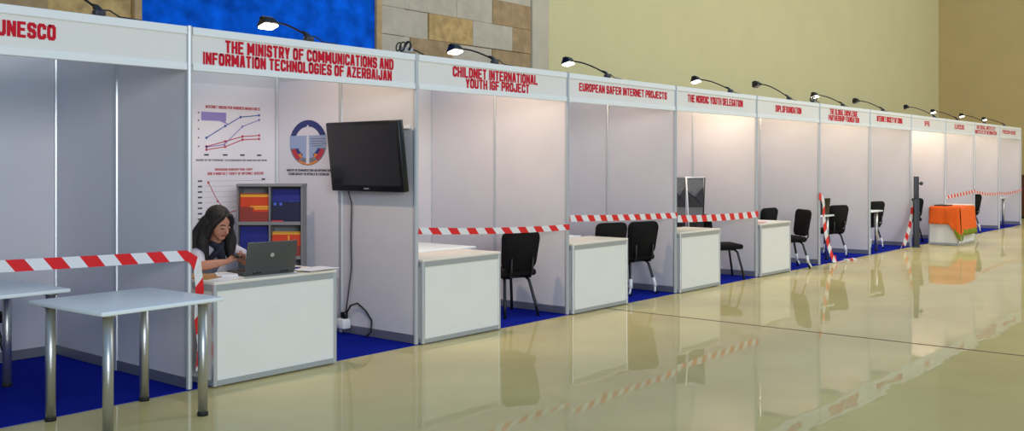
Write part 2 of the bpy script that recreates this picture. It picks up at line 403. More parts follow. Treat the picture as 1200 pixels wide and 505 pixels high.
# ------------------------------------------------------------------ counters
def make_counter(label, x0, x1, yf, depth, ztop=0.735, group='white counters at the booth fronts', cat='counter'):
    zb = 0.0085 if yf > 5.7 else 0.0
    t = thing('reception_counter', label, cat, ((x0+x1)/2, yf, 0), group=group, world=True)
    p = MB(); p.box(x0+0.025, x1-0.025, yf+0.008, yf+0.016, 0.05, ztop-0.05, 'counter'); p.build('front_panel', t)
    for x in (x0, x1-0.03):
        p = MB(); p.box(x+0.011, x+0.019, yf+0.03, yf+depth-0.03, 0.05, ztop-0.05, 'counter'); p.build('side_panel', t)
        for y in (yf, yf+depth-0.03):
            p = MB(); p.box(x, x+0.03, y, y+0.03, zb, ztop-0.02, 'alu', 0.004, 1); p.build('corner_post', t)
    for z0, z1 in ((ztop-0.065, ztop-0.02), (zb+0.004, 0.05)):
        p = MB(); p.box(x0+0.03, x1-0.03, yf+0.002, yf+0.028, z0, z1, 'crail'); p.build('frame_rail', t)
        for x in (x0+0.002, x1-0.028):
            p = MB(); p.box(x, x+0.026, yf+0.03, yf+depth-0.03, z0, z1, 'crail'); p.build('frame_rail', t)
    p = MB(); p.box(x0, x1, yf, yf+depth, ztop-0.02, ztop, 'worktop', 0.003, 1); p.build('worktop', t)
    p = MB(); p.box(x0+0.03, x1-0.03, yf+0.03, yf+depth-0.1, 0.34, 0.355, 'counter'); p.build('shelf', t)
    return t
CY = 5.935
make_counter('white panelled counter in front of the seated woman, laptop on top', 3.86, 4.955, 5.90, 0.53)
make_counter('bare white counter right of the television booth, one table behind', 5.935, 6.965, CY, 0.53)
make_counter('bare white counter with two black chairs standing right of it', 8.115, 9.15, CY, 0.53)
make_counter('bare white counter in front of the black mesh brochure stand', 10.295, 11.31, CY, 0.53)
make_counter('small white counter with pinkish papers on top', 12.475, 13.46, CY, 0.53)

# ------------------------------------------------------------------ tables with round chrome legs
def make_table(label):
    t = thing('square_table', label, 'table', group='white tables on round chrome legs')
    p = MB(); p.box(-0.405, 0.405, -0.405, 0.405, 0.705, 0.73, 'tabletop', 0.006); p.build('tabletop', t)
    for sx in (-1, 1):
        for sy in (-1, 1):
            p = MB(); p.cyl((0.315*sx, 0.315*sy, 0.02), (0.315*sx, 0.315*sy, 0.705), 0.03, 'chrome', seg=24)
            p.cyl((0.315*sx, 0.315*sy, 0.69), (0.315*sx, 0.315*sy, 0.705), 0.045, 'chrome', seg=24); lg = p.build('leg', t)
            p = MB(); p.cyl((0.315*sx, 0.315*sy, 0), (0.315*sx, 0.315*sy, 0.022), 0.033, 'rubber', seg=24); p.build('foot', lg)
    return t
tb0 = make_table('bare white square table nearest the viewer, standing out in front of the tape')
tb0.location = (3.075, 5.625, 0); tb0.rotation_euler.z = math.radians(3)
for x, y, a, lb in ((2.65, 6.72, 1, 'white square table behind the front one, cut off by the left edge'),
                    (6.835, 6.90, 0, 'white table behind the counter next to the television booth'),
                    (8.70, 6.95, 0, 'white table behind the counter beside the two black chairs'),
                    (15.18, 6.53, 0, 'white table with the black laptop, beside the hanging tape'),
                    (17.265, 6.46, 0, 'white table with a chrome leg showing, left of the dark slim stand'),
                    (26.30, 6.46, 0, 'white table in the last booth at the far right end')):
    dup(tb0, (x, y, 0.008 if y-0.35 > A else 0.0), math.radians(a), lb)

# ------------------------------------------------------------------ black fabric chairs
def make_chair(label, wraps=False):
    """faces local +y; seat centred on the origin"""
    t = thing('fabric_chair', label, 'chair', group='black fabric chairs in the booths')
    p = MB(); p.box(-0.235, 0.235, -0.20, 0.23, 0.405, 0.475, 'black', 0.032, 4); p.build('seat', t)
    tilt = Matrix.Translation((0, -0.205, 0.50)) @ Matrix.Rotation(math.radians(9), 4, 'X')
    bk = MB(); q = bmesh.new(); bmesh.ops.create_cube(q, size=1)
    for v in q.verts: v.co = Vector((v.co.x*0.46*(1.0 if v.co.z > 0 else 0.86), v.co.y*0.055, 0.175+v.co.z*0.40))
    bmesh.ops.bevel(q, geom=[e for e in q.edges if abs(e.verts[0].co.y-e.verts[1].co.y) > 0.01], offset=0.075, segments=5, profile=0.5, affect='EDGES')
    bmesh.ops.bevel(q, geom=[e for e in q.edges if e.calc_face_angle(0) > 1.2], offset=0.016, segments=3, profile=0.5, affect='EDGES')
    for v in q.verts: v.co.y -= 0.25*v.co.x**2*-1
    bk._merge(q, 'black', True, tilt); bo = bk.build('backrest', t)
    sh = MB(); q = bmesh.new(); bmesh.ops.create_cube(q, size=1)
    for v in q.verts: v.co = Vector((v.co.x*0.43*(1.0 if v.co.z > 0 else 0.86), -0.03+v.co.y*0.02, 0.175+v.co.z*0.37))
    bmesh.ops.bevel(q, geom=[e for e in q.edges if abs(e.verts[0].co.y-e.verts[1].co.y) > 0.01], offset=0.07, segments=5, profile=0.5, affect='EDGES')
    for v in q.verts: v.co.y += 0.25*v.co.x**2
    sh._merge(q, 'black', True, tilt); sh.build('back_shell', bo)
    for s in (-1, 1):
        for f in (-1, 1):
            if f < 0: pts = [(0.13*s, -0.13, 0.40), (0.15*s, -0.17, 0.36), (0.185*s, -0.225, 0.15), (0.205*s, -0.255, 0.0)]
            else: pts = [(0.13*s, 0.13, 0.40), (0.155*s, 0.17, 0.36), (0.195*s, 0.215, 0.15), (0.215*s, 0.24, 0.0)]
            p = MB(); p.tube(pts, 0.0155, 'blackmetal', 10); lg = p.build('leg', t)
            if wraps:
                a, c = Vector(pts[2]), Vector(pts[3])
                p = MB(); p.tube([a+(a-c)*0.3, a.lerp(c, 0.1)+Vector((0.003, 0, 0)), a.lerp(c, 0.42)], 0.022, 'whiteplastic', 8)
                p.tube([a.lerp(c, 0.35), a.lerp(c, 0.6)+Vector((-0.02, -0.01, 0)), a.lerp(c, 0.8)+Vector((-0.035, -0.015, 0.0))], 0.013, 'whiteplastic', 6)
                p.build('white_wrapping', lg)
    p = MB()
    p.tube([(-0.13, -0.13, 0.395), (0.13, -0.13, 0.395)], 0.012, 'blackmetal'); p.tube([(-0.13, 0.13, 0.395), (0.13, 0.13, 0.395)], 0.012, 'blackmetal')
    for s in (-1, 1):
        p.tube([(0.13*s, 0.13, 0.395), (0.13*s, -0.13, 0.395)], 0.012, 'blackmetal')
        p.tube([(0.12*s, -0.10, 0.39), (0.13*s, -0.22, 0.40), (0.13*s, -0.262, 0.47), (0.13*s, -0.262, 0.60)], 0.012, 'blackmetal')
    p.build('seat_frame', t)
    return t
ch0 = make_chair('black fabric chair, seen from behind, in the booth right of the television')
ch0.location = (7.70, 6.47, 0.008); ch0.rotation_euler.z = math.radians(-16)
chw = make_chair('right one of the two black chairs side by side, white wrapping on its legs', True)
chw.location = (9.93, 6.42, 0.008); chw.rotation_euler.z = math.radians(-16)
R = math.radians
dup(chw, (9.465, 6.56, 0.008), R(-16), 'left one of the two black chairs side by side, partly behind the counter')
dup(ch0, (12.03, 6.30, 0.008), R(-132), 'black chair turned sideways in front of the mesh brochure stand')
dup(ch0, (14.22, 6.86, 0.008), R(-4), 'black chair of which only the top shows above the counter with pinkish papers')
dup(chw, (13.88, 6.17, 0.008), R(48), 'black chair angled sideways between the small counter and the hanging tape')
dup(chw, (16.00, 6.42, 0.008), R(-18), 'black chair seen from behind, right of the hanging tape and laptop table')
dup(chw, (18.05, 6.52, 0.008), R(-12), 'black chair behind the white table left of the dark slim stand')
dup(ch0, (20.32, 6.50, 0.008), R(-40), 'black chair between the dark slim stand and the orange cloth')
dup(chw, (23.80, 6.30, 0.008), R(-20), 'black chair under the sagging tape at the far end of the row')
dup(ch0, (2.86, 7.50, 0.008), R(180), 'black chair at the very left edge behind the cut-off table')
dup(ch0, (4.40, 7.05, 0.008), R(180), 'black chair the woman in the pale blouse sits on')

# ------------------------------------------------------------------ arm spotlights on top of the sign boards
ORD = {}
def make_lamp(bx, hx, hy, hz, lit, label, power=1.0, tiltb=0.0):
    t = thing('arm_spotlight', label, 'lamp', (bx, A, 2.5), group='arm spotlights on the sign boards', world=True)
    p = MB(); p.box(bx-0.035, bx+0.035, A-0.022, A+0.03, 2.5, 2.535, 'stand', 0.006)
    p.prism([(bx-0.03, A-0.012, 2.53), (bx+0.03, A-0.012, 2.53), (bx+0.012, A+0.035, 2.575), (bx-0.015, A+0.035, 2.575)], (0, 0.035, 0.01), 'blackplastic'); p.build('clamp', t)
    d = Vector((hx-bx, hy-A, hz-2.55))
    pts = [Vector((bx, A+0.03, 2.55))+Vector((d.x*u, d.y*u, d.z*math.sin(u*PI/2)*1.02)) for u in (0, .12, .25, .4, .55, .7, .85, 1)]
    p = MB(); p.tube(pts, 0.008, 'blackmetal', 8); p.build('arm', t)
    rot = Matrix.Translation((hx, hy+0.05, hz+0.01)) @ Matrix.Rotation(math.atan2(-(hx-bx), max(0.01, hy-A))*0.8, 4, 'Z') @ Matrix.Rotation(R(-16+tiltb), 4, 'X')
    p = MB(); q = bmesh.new(); bmesh.ops.create_cube(q, size=1)
    for v in q.verts:
        s = 1.0 if v.co.z < 0 else 0.62
        v.co = Vector((v.co.x*0.155*s, v.co.y*0.115*s, v.co.z*0.06))
    bmesh.ops.bevel(q, geom=q.edges[:], offset=0.008, segments=2, profile=0.5, affect='EDGES')
    p._merge(q, 'blackplastic', False, rot); p.box(-0.05, 0.05, -0.015, 0.03, 0.03, 0.042, 'blackplastic', mtx=rot); hd = p.build('lamp_head', t)
    p = MB(); p.box(-0.068, 0.068, -0.048, 0.048, -0.05, -0.029, 'lens' if lit else 'dimlens', 0.009, mtx=rot); p.build('lens', hd)
    p = MB(); p.tube([(bx+0.02, A+0.01, 2.54), (bx+0.08, A+0.02, 2.545), (bx+0.14, A+0.01, 2.51), (bx+0.3, A+0.015, 2.505)], 0.005, 'blackcord', 6); p.build('cable', t)
    if power:
        l = bpy.data.lights.new('spot', 'SPOT'); l.energy = LAMP_POWER*power; l.spot_size = R(135); l.spot_blend = 0.5; l.shadow_soft_size = 0.05; l.color = (1.0, 0.76, 0.50)
        o = bpy.data.objects.new('spot_bulb', l); COL.objects.link(o); o.parent = t
        loc = rot @ Vector((0, 0.01, -0.07)); o.location = loc-Vector((bx, A, 2.5))
        o.rotation_euler = (Vector((hx+0.75, hy+0.35, 1.1))-loc).to_track_quat('-Z', 'Y').to_euler()
    return t
make_lamp(3.085, 2.95, 6.5, 2.75, False, 'arm spotlight at the upper left whose head is cut off by the picture', 0)
make_lamp(4.755, 4.72, 6.42, 2.68, True, 'lit arm spotlight in front of the blue panel', 0.7)
make_lamp(6.945, 6.90, 6.42, 2.67, True, 'lit arm spotlight in front of the rough stone blocks')
make_lamp(8.83, 8.74, 6.42, 2.70, True, 'lit arm spotlight just left of the one-line sign, first against the plaster wall', 0.7)
make_lamp(11.70, 11.62, 6.42, 2.69, True, 'lit arm spotlight, second against the plaster wall from the stone', 0.95)
make_lamp(13.53, 13.50, 6.45, 2.75, False, 'dark-headed arm spotlight above the single long-word sign, beside a cable coil', 0.9, -14)
make_lamp(15.61, 15.60, 6.42, 2.70, True, 'lit arm spotlight right beside the far cable coil', 0.9)
make_lamp(17.49, 17.45, 6.42, 2.70, False, 'dark-headed arm spotlight, next right of the lit one by the far cable coil', 0.9, -10)
make_lamp(20.46, 20.30, 6.45, 2.72, False, 'dark-headed arm spotlight just left of the plaster wall corner', 1.1, -10)
make_lamp(22.07, 21.98, 6.42, 2.70, True, 'lit arm spotlight right at the plaster wall corner', 1.0)
make_lamp(24.25, 24.15, 6.42, 2.70, True, 'lit arm spotlight, first against the brown end wall', 1.0)
make_lamp(26.06, 26.02, 6.40, 2.68, True, 'lit arm spotlight nearest the right end of the row', 0.8)

def coil(x, label):
    t = thing('lamp_transformer', label, 'transformer', (x, A, 2.5), group='cable coils on the sign boards', world=True)
    p = MB(); p.box(x-0.055, x+0.055, A-0.025, A+0.03, 2.507, 2.55, 'greyplastic', 0.01); p.build('case', t)
    p = MB()
    for i, (dx, r) in enumerate(((-0.10, 0.035), (-0.055, 0.04), (0.0, 0.045), (0.012, 0.042))):
        c = Vector((x+dx, A+0.0, 2.507+r+0.005))
        p.tube([c+Vector((0.25*r*math.sin(q), r*math.cos(q)*0.8, r*math.sin(q))) for q in [2*PI*j/18 for j in range(18)]], 0.006, 'blackcord', 6, closed=True)
    p.tube([(x+0.04, A, 2.54), (x+0.12, A, 2.53), (x+0.2, A, 2.507)], 0.006, 'blackcord', 6)
    p.build('cable_coil', t)
coil(5.80, 'coiled black cable with pale box left of the post at the television booth')
coil(14.45, 'coiled black cable on the sign board farther along the row')

# ------------------------------------------------------------------ red and white barrier tape
def tape(label, path, width=0.068, stripe=0.165, slant=0.07, phase=0.0, name='barrier_tape', vdir=(0, 0, 1)):
    """ribbon along path (list of points on its lower edge), striped by faces, with small thickness"""
    P = [Vector(p) for p in path]; L = [0.0]
    for a, c in zip(P, P[1:]): L.append(L[-1]+(c-a).length)
    def at(u):
        u = min(max(u, 0), L[-1])
        for i in range(len(P)-1):
            if u <= L[i+1] or i == len(P)-2:
                f = (u-L[i])/(L[i+1]-L[i]); return P[i].lerp(P[i+1], f), (P[i+1]-P[i]).normalized()
    b = MB(); V = Vector(vdir)
    def pt(u, v):
        c, d = at(u); s = (V-d*V.dot(d)).normalized() if abs(V.dot(d)) < 0.93 else Vector((1, 0.2, 0)).normalized()
        return c+s*(v*width)+Vector((0, 0.006*math.sin(7*u)*(v-.5), 0))
    k = -2
    while (k-1)*stripe < L[-1]:
        key = 'tape_red' if k % 2 else 'tape_white'
        for j in range(3):
            u0, u1 = k*stripe+phase+stripe*j/3, k*stripe+phase+stripe*(j+1)/3
            q = [(u0, 0), (u1, 0), (u1-slant, 1), (u0-slant, 1)]
            if max(u for u, v in q) <= 0 or min(u for u, v in q) >= L[-1]: continue
            q3 = [pt(u, v) for u, v in q]
            if (q3[0]-q3[1]).length < 1e-4 and (q3[2]-q3[3]).length < 1e-4: continue
            b.poly(q3, key)
        k += 1
    bmesh.ops.remove_doubles(b.bm, verts=b.bm.verts[:], dist=1e-4)
    o = b.build(name); m = o.modifiers.new('thick', 'SOLIDIFY'); m.thickness = 0.0012; m.offset = 0
    return tag(o, label, 'barrier tape', 'red and white barrier tape across the booths')
TY = A-0.032
def span(n0, n1, za, zb, zm, k=14):
    x0, x1 = n0, n1
    return [(x0+(x1-x0)*i/k, TY, za+(zb-za)*i/k-4*(((za+zb)/2)-zm)*(i/k)*(1-i/k)) for i in range(k+1)]
tape('red and white tape across the left end booth, wrapped down its right post',
     span(post(-1), post(0)-0.03, 0.945, 0.895, 0.915)+[(post(0)+0.012, TY-0.004, 0.84), (post(0)+0.03, TY-0.004, 0.7), (post(0)+0.02, TY-0.002, 0.5), (post(0)+0.045, TY, 0.3), (post(0)+0.03, TY, 0.13)], 0.072, 0.112, 0.06)
tape('red and white tape across the booth right of the television, above one black chair', span(post(1), post(2), 0.955, 0.88, 0.90), 0.058, 0.122, 0.06, 0.05)
tape('red and white tape across the booth with two black chairs side by side', span(post(2), post(3), 0.965, 0.91, 0.93), 0.066, 0.113, 0.05, 0.02)
tape('red and white tape across the booth with the mesh brochure stand', span(post(3), post(4), 0.858, 0.83, 0.83), 0.085, 0.125, 0.05)
tape('red and white tape hanging from a post to the floor beside the laptop table',
     [(post(5)-0.10, TY-0.01, 1.02), (post(5)-0.04, TY-0.02, 1.0), (post(5)+0.02, TY-0.015, 0.93), (post(5)+0.06, TY, 0.7), (post(5)+0.14, TY, 0.45), (post(5)+0.26, TY-0.01, 0.2), (post(5)+0.38, TY-0.03, 0.012), (post(5)+0.5, TY-0.06, 0.006)], 0.11, 0.13, 0.03, phase=0.09, vdir=(0.8, 0, 0.6))
tape('short red and white tape slanting down to the floor left of the dark slim stand',
     [(post(7)-0.16, TY-0.03, 0.88), (post(7)-0.22, TY-0.035, 0.62), (post(7)-0.38, TY-0.035, 0.36), (post(7)-0.60, TY-0.03, 0.14), (post(7)-0.78, TY-0.03, 0.01)], 0.15, 0.13, 0.03, vdir=(1, 0, 0.3))
tape('faint red and white tape rising from behind the orange cloth', span(post(8), post(9), 0.84, 0.93, 0.88), 0.075, 0.11, 0.05)
tape('faint red and white tape across the booth with the far black chair', span(post(9), post(10), 0.92, 0.84, 0.84), 0.06, 0.11, 0.05)
tape('faint red and white tape across the last booth on the right', span(post(10), post(11), 0.83, 0.88, 0.82), 0.06, 0.11, 0.05)
b = MB()
for i, (x, y, a) in enumerate(((15.35, 5.9, 0.2), (15.62, 5.88, -0.3), (15.9, 5.93, 0.5))):
    m = Matrix.Translation((x, y, 0.004)) @ Matrix.Rotation(a, 4, 'Z')
    b.box(-0.12, 0.12, -0.035, 0.035, 0, 0.004+0.02*(i == 1), 'tape_white' if i != 2 else 'pinkpaper', mtx=m)
    b.box(-0.04, 0.03, -0.036, 0.036, 0.001, 0.006+0.02*(i == 1), 'tape_red', mtx=m)
tag(b.build('tape_scrap'), 'loose scraps of red and white tape lying on the floor right of the hanging tape', 'tape scrap')

# ------------------------------------------------------------------ television on the side wall of the woman's booth
X1 = post(1)
tv = thing('television', 'black flat television hanging tilted on the booth side wall', 'television', (X1-0.1, 6.6, 1.62), world=True)
mt = Matrix.Translation((X1-0.125, 6.488, 1.625)) @ Matrix.Rotation(R(-7), 4, 'Y')
p = MB(); p.box(-0.03, 0.03, -0.475, 0.475, -0.31, 0.31, 'blackplastic', 0.008, mtx=mt); p.build('casing', tv)
p = MB(); p.box(-0.033, -0.029, -0.44, 0.44, -0.255, 0.28, 'screen', mtx=mt); p.build('screen', tv)
p = MB(); p.box(0.03, 0.09, -0.15, 0.15, -0.1, 0.1, 'blackmetal', mtx=mt); p.box(X1-0.035, X1-0.005, 6.45, 6.78, 1.5, 1.74, 'blackmetal'); p.build('wall_bracket', tv)
p = MB(); p.box(-0.034, -0.031, -0.03, 0.03, -0.288, -0.278, 'greyplastic', mtx=mt); p.build('badge', tv)
p = MB(); p.box(X1-0.03, X1-0.006, 6.05, 6.16, 1.86, 1.885, 'whiteplastic', 0.003); p.build('wall_clip', tv)
t = thing('power_cord', 'black power cord hanging from the television down to a white adapter', 'power cord', (X1-0.03, 6.8, 0.0), world=True)
p = MB(); p.tube([(X1-0.08, 6.80, 1.36), (X1-0.03, 6.79, 1.2), (X1-0.022, 6.81, 0.9), (X1-0.025, 6.80, 0.6), (X1-0.03, 6.84, 0.35), (X1-0.05, 6.85, 0.2)], 0.007, 'cord')
p.tube([(X1-0.05, 6.84, 0.2), (X1-0.03, 6.80, 0.27), (X1-0.04, 6.70, 0.30), (X1-0.03, 6.60, 0.24), (X1-0.03, 6.52, 0.16), (X1-0.04, 6.52, 0.06), (X1-0.06, 6.56, 0.013)], 0.008, 'blackcord'); p.build('cord', t)
p = MB(); p.box(X1-0.12, X1-0.03, 6.80, 6.92, 0.06, 0.15, 'whiteplastic', 0.012); p.build('adapter', t)
p = MB(); p.box(X1-0.085, X1-0.045, 6.82, 6.88, 0.15, 0.21, 'blackplastic', 0.006); p.build('plug', t)
p = MB(); p.tube([(X1-0.12, 6.86, 0.09), (X1-0.25, 6.88, 0.03), (X1-0.5, 6.8, 0.014), (X1-0.8, 6.7, 0.014)], 0.008, 'palecord'); p.build('extension_lead', t)
t = MB(); t.tube([(2.95, BK-0.02, 1.20), (2.97, BK-0.02, 1.0), (2.92, BK-0.025, 0.7), (2.93, BK-0.03, 0.45), (3.02, BK-0.03, 0.22), (3.15, BK-0.04, 0.02), (3.3, BK-0.06, 0.015)], 0.006, 'palecord')
tag(t.build('wall_cable'), 'thin pale cable hanging down the back wall of the left end booth', 'cable')

# ------------------------------------------------------------------ posters in the woman's booth
PY = BK-0.008
t = thing('chart_poster', 'white poster with two line charts behind the seated woman', 'poster', (5.43, PY, 1.0), world=True)
p = MB(); p.box(4.87, 5.868, PY-0.001, PY+0.002, 0.5, 2.30, 'poster'); p.build('sheet', t)
p = MB(); YF = PY-0.0025
def ln(mb, pts, wd, k, yf=None):
    yf = YF if yf is None else yf
    for (xa, za), (xb, zb) in zip(pts, pts[1:]):
        dx, dz = xb-xa, zb-za; L = math.hypot(dx, dz); nx, nz = -dz/L*wd/2, dx/L*wd/2
        mb.poly([(xa-nx, yf, za-nz), (xb-nx, yf, zb-nz), (xb+nx, yf, zb+nz), (xa+nx, yf, za+nz)], k)
def dot(mb, x, z, r, k): mb.poly([(x+r*math.cos(q), YF-0.0006, z+r*math.sin(q)) for q in [2*PI*j/10 for j in range(10)]], k)
lettering(p, 'INTERNET USERS PER HUNDRED INHABITANTS', (5.10, YF, 2.075), (1, 0, 0), (0, 0, 1), 0.60, 0.028, 'redink')
for z in (1.72, 1.8, 1.88, 1.96, 2.03): p.box(5.02, 5.035, YF-0.0005, YF, z-0.006, z+0.006, 'ink')
blue = [(5.11, 1.80), (5.31, 1.915), (5.48, 2.005), (5.69, 2.03)]; l2 = [(5.11, 1.715), (5.30, 1.74), (5.50, 1.915), (5.69, 1.985)]
l3 = [(5.11, 1.72), (5.31, 1.77), (5.50, 1.82), (5.69, 1.835)]; l4 = [(5.11, 1.69), (5.31, 1.72), (5.50, 1.79), (5.69, 1.80)]
for pts, k in ((blue, 'blueink'), (l2, 'lilac'), (l3, 'redink'), (l4, 'redink')):
    ln(p, pts, 0.009, k)
    for x, z in pts: dot(p, x, z, 0.013, k)
p.box(5.055, 5.32, YF-0.001, YF-0.0004, 1.96, 2.04, 'lilac'); p.poly([(5.24, YF-0.0005, 1.965), (5.30, YF-0.0005, 1.965), (5.36, YF-0.0005, 1.92)], 'lilac')
for x in (5.11, 5.31, 5.50, 5.69): p.box(x-0.025, x+0.025, YF-0.0004, YF, 1.635, 1.65, 'ink')
lettering(p, 'SOURCE OF DATA REGIONAL TELECOMMUNICATION UNION AND PARTNERS', (5.0, YF, 1.585), (1, 0, 0), (0, 0, 1), 0.78, 0.017, 'ink')
p.build('upper_chart', t)
p = MB()
lettering(p, 'BROADBAND SUBSCRIPTIONS TARIFF', (5.2, YF, 1.495), (1, 0, 0), (0, 0, 1), 0.42, 0.022, 'redink')
lettering(p, 'AND A MONTHLY TARIFF OF INTERNET ACCESS', (5.12, YF, 1.455), (1, 0, 0), (0, 0, 1), 0.62, 0.026, 'redink')
for i in range(9):
    z = 1.40-0.05*i
    p.box(5.10, 5.74, YF-0.0003, YF, z-0.002, z+0.002, 'gridink'); p.box(5.02, 5.065, YF-0.0004, YF, z-0.007, z+0.007, 'ink')
for z in (1.41, 1.33, 1.25): p.box(5.72, 5.76, YF-0.0005, YF, z-0.008, z+0.008, 'ink')
l5 = [(5.13, 1.385), (5.23, 1.21), (5.34, 1.10), (5.46, 1.12)]; l6 = [(5.46, 1.12), (5.56, 1.2), (5.68, 1.35)]
ln(p, l5, 0.008, 'redink'); ln(p, l6, 0.008, 'lilac')
for x, z in l5: dot(p, x, z, 0.012, 'redink')
for x, z in l6: dot(p, x, z, 0.012, 'blueink')
p.build('lower_chart', t)

LX = X1-0.008
t = thing('emblem_poster', 'white panel print with a round blue and red emblem beside the television', 'poster', (LX, 7.45, 1.0), world=True)
p = MB(); p.box(LX-0.001, LX+0.002, 7.0, 7.9, 0.5, 2.36, 'poster'); p.build('sheet', t)
p = MB(); XF = LX-0.0025
def E(a, r, ox=0): return (XF-ox, 7.445-r*math.cos(a)*1.28, 1.76+r*math.sin(a))
def ringseg(a0, a1, r0, r1, k, ox=0, m=14):
    for i in range(m):
        q0, q1 = R(a0+(a1-a0)*i/m), R(a0+(a1-a0)*(i+1)/m); p.poly([E(q0, r0, ox), E(q0, r1, ox), E(q1, r1, ox), E(q1, r0, ox)], k)
ringseg(12, 168, 0.155, 0.218, 'logoblue'); ringseg(168, 372, 0.0, 0.218, 'logogrey'); ringseg(12, 168, 0, 0.155, 'poster')
ringseg(168, 372, 0.0, 0.15, 'logopale', 0.0003)
ringseg(200, 236, 0.158, 0.205, 'logored', 0.0005); ringseg(304, 340, 0.158, 0.205, 'logored', 0.0005)
ringseg(202, 242, 0.125, 0.158, 'logoblue', 0.0006); ringseg(298, 338, 0.125, 0.158, 'logoblue', 0.0006); ringseg(238, 302, 0.19, 0.212, 'logoorange', 0.0006)
for s in (-1, 1):
    p.poly([(XF-0.001, 7.445+s*0.10, 1.66), (XF-0.001, 7.445+s*0.15, 1.65), (XF-0.001, 7.445+s*0.08, 1.60)], 'logoorange')
p.poly([(XF-0.0012, 7.72, 1.71), (XF-0.0012, 7.17, 1.71), (XF-0.0012, 7.17, 1.83), (XF-0.0012, 7.72, 1.83)], 'logopale')
p.poly([(XF-0.0016, 7.47, 1.56), (XF-0.0016, 7.42, 1.56), (XF-0.0016, 7.435, 1.93), (XF-0.0016, 7.455, 1.93)], 'poster')
for i, (a, c) in enumerate(((7.40, 7.18), (7.40, 7.20), (7.40, 7.17), (7.38, 7.22))):
    p.poly([(XF-0.0016, a, 1.80-i*0.022), (XF-0.0016, c, 1.80-i*0.022), (XF-0.0016, c, 1.792-i*0.022), (XF-0.0016, a, 1.792-i*0.022)], 'logogrey')
lettering(p, 'MINISTRY OF COMMUNICATIONS AND INFORMATION', (XF, 7.77, 1.485), (0, -1, 0), (0, 0, 1), 0.66, 0.024, 'ink')
lettering(p, 'TECHNOLOGIES OF THE REPUBLIC OF AZERBAIJAN', (XF, 7.75, 1.45), (0, -1, 0), (0, 0, 1), 0.62, 0.024, 'ink')
p.build('emblem', t)

# ------------------------------------------------------------------ literature rack in the corner
rk = thing('literature_rack', 'grey literature rack of brochures in the corner behind the laptop', 'rack', (5.42, 7.36, 0.008), R(-50))
p = MB()
for x in (-0.29, 0.0, 0.29): p.box(x-0.007, x+0.007, -0.10, 0.10, 0, 1.36, 'rack', 0.003, 1)
p.box(-0.30, 0.30, -0.11, 0.11, 1.345, 1.37, 'rack', 0.004, 1); p.box(-0.30, 0.30, -0.10, 0.10, 0.0, 0.06, 'rack', 0.004, 1); p.build('frame', rk)
p = MB(); p.box(-0.28, 0.28, 0.085, 0.095, 0.05, 1.35, 'rack'); p.build('back_board', rk)
for i in range(4):
    p = MB(); p.box(-0.28, 0.28, -0.095, 0.09, 1.0-0.31*i, 1.012-0.31*i, 'rack'); p.box(-0.28, 0.28, -0.10, -0.092, 1.0-0.31*i, 1.03-0.31*i, 'rack'); p.build('shelf', rk)
def brochure(cx, z0, ht, k, bands, label):
    t = MB(); m = Matrix.Translation((5.42, 7.36, 0.008)) @ Matrix.Rotation(R(-50), 4, 'Z') @ Matrix.Translation((cx, -0.07, z0)) @ Matrix.Rotation(R(-8), 4, 'X')
    t.box(-0.13, 0.13, -0.008, 0.008, 0, ht, k, mtx=m)
    for a0, a1, c0, c1, bk in bands: t.box(-0.13+a0*0.26, -0.13+a1*0.26, -0.0092, -0.008, c0*ht, c1*ht, bk, mtx=m)
    return tag(t.build('brochure'), label, 'brochure', 'brochures in the corner rack')
brochure(-0.145, 1.014, 0.27, 'orange', [(0, 1, .88, .97, 'yellow'), (.35, 1, .52, .58, 'yellow'), (.5, 1, .46, .5, 'yellow'), (0, 1, 0, .38, 'maroon'), (0, .45, .38, .55, 'maroon')], 'orange brochure with yellow bands, top left in the corner rack')
brochure(0.145, 1.014, 0.32, 'navy', [(0, 1, .6, .95, 'blue'), (.05, .15, .5, .58, 'ltblue'), (.25, .35, .5, .58, 'ltblue'), (.6, .95, .6, .64, 'ltblue'), (0, .4, 0, .08, 'logored')], 'dark blue brochure with light spots, top right in the corner rack')
brochure(-0.145, 0.704, 0.28, 'blue', [(.5, 1, .35, .39, 'ltblue'), (0, 1, 0, .2, 'navy')], 'plain blue brochure on the lower left of the corner rack')
brochure(0.145, 0.704, 0.235, 'orange', [(0, 1, .88, 1, 'yellow'), (.55, .6, .5, .85, 'yellow'), (0, 1, 0, .45, 'maroon')], 'shorter orange brochure on the lower right of the corner rack')

# ------------------------------------------------------------------ laptop and papers on the woman's counter
lt = thing('laptop', 'open grey laptop seen from its back on the counter before the woman', 'laptop', (4.415, 6.02, 0.736), R(-5))
p = MB(); p.box(-0.21, 0.21, 0.0, 0.265, 0.0, 0.026, 'laptop', 0.006); ba = p.build('base', lt)
p = MB(); p.box(-0.18, 0.18, 0.05, 0.16, 0.026, 0.029, 'blackplastic'); p.build('keyboard', ba)
ml = Matrix.Translation((0, 0.0, 0.026)) @ Matrix.Rotation(R(10), 4, 'X')
p = MB(); p.box(-0.21, 0.21, -0.012, 0.004, -0.012, 0.225, 'laptop', 0.006, mtx=ml); ld = p.build('lid', lt)
p = MB(); p.box(-0.185, 0.185, 0.004, 0.006, 0.015, 0.21, 'screen', mtx=ml); p.build('screen', ld)
p = MB(); p.cyl(ml @ Vector((0.0, -0.0135, 0.125)), ml @ Vector((0, -0.012, 0.125)), 0.016, 'logo', seg=20); p.build('badge', ld)
p = MB(); p.cyl((-0.15, -0.004, 0.022), (-0.08, -0.004, 0.022), 0.009, 'blackplastic'); p.cyl((0.08, -0.004, 0.022), (0.15, -0.004, 0.022), 0.009, 'blackplastic'); p.build('hinge', lt)
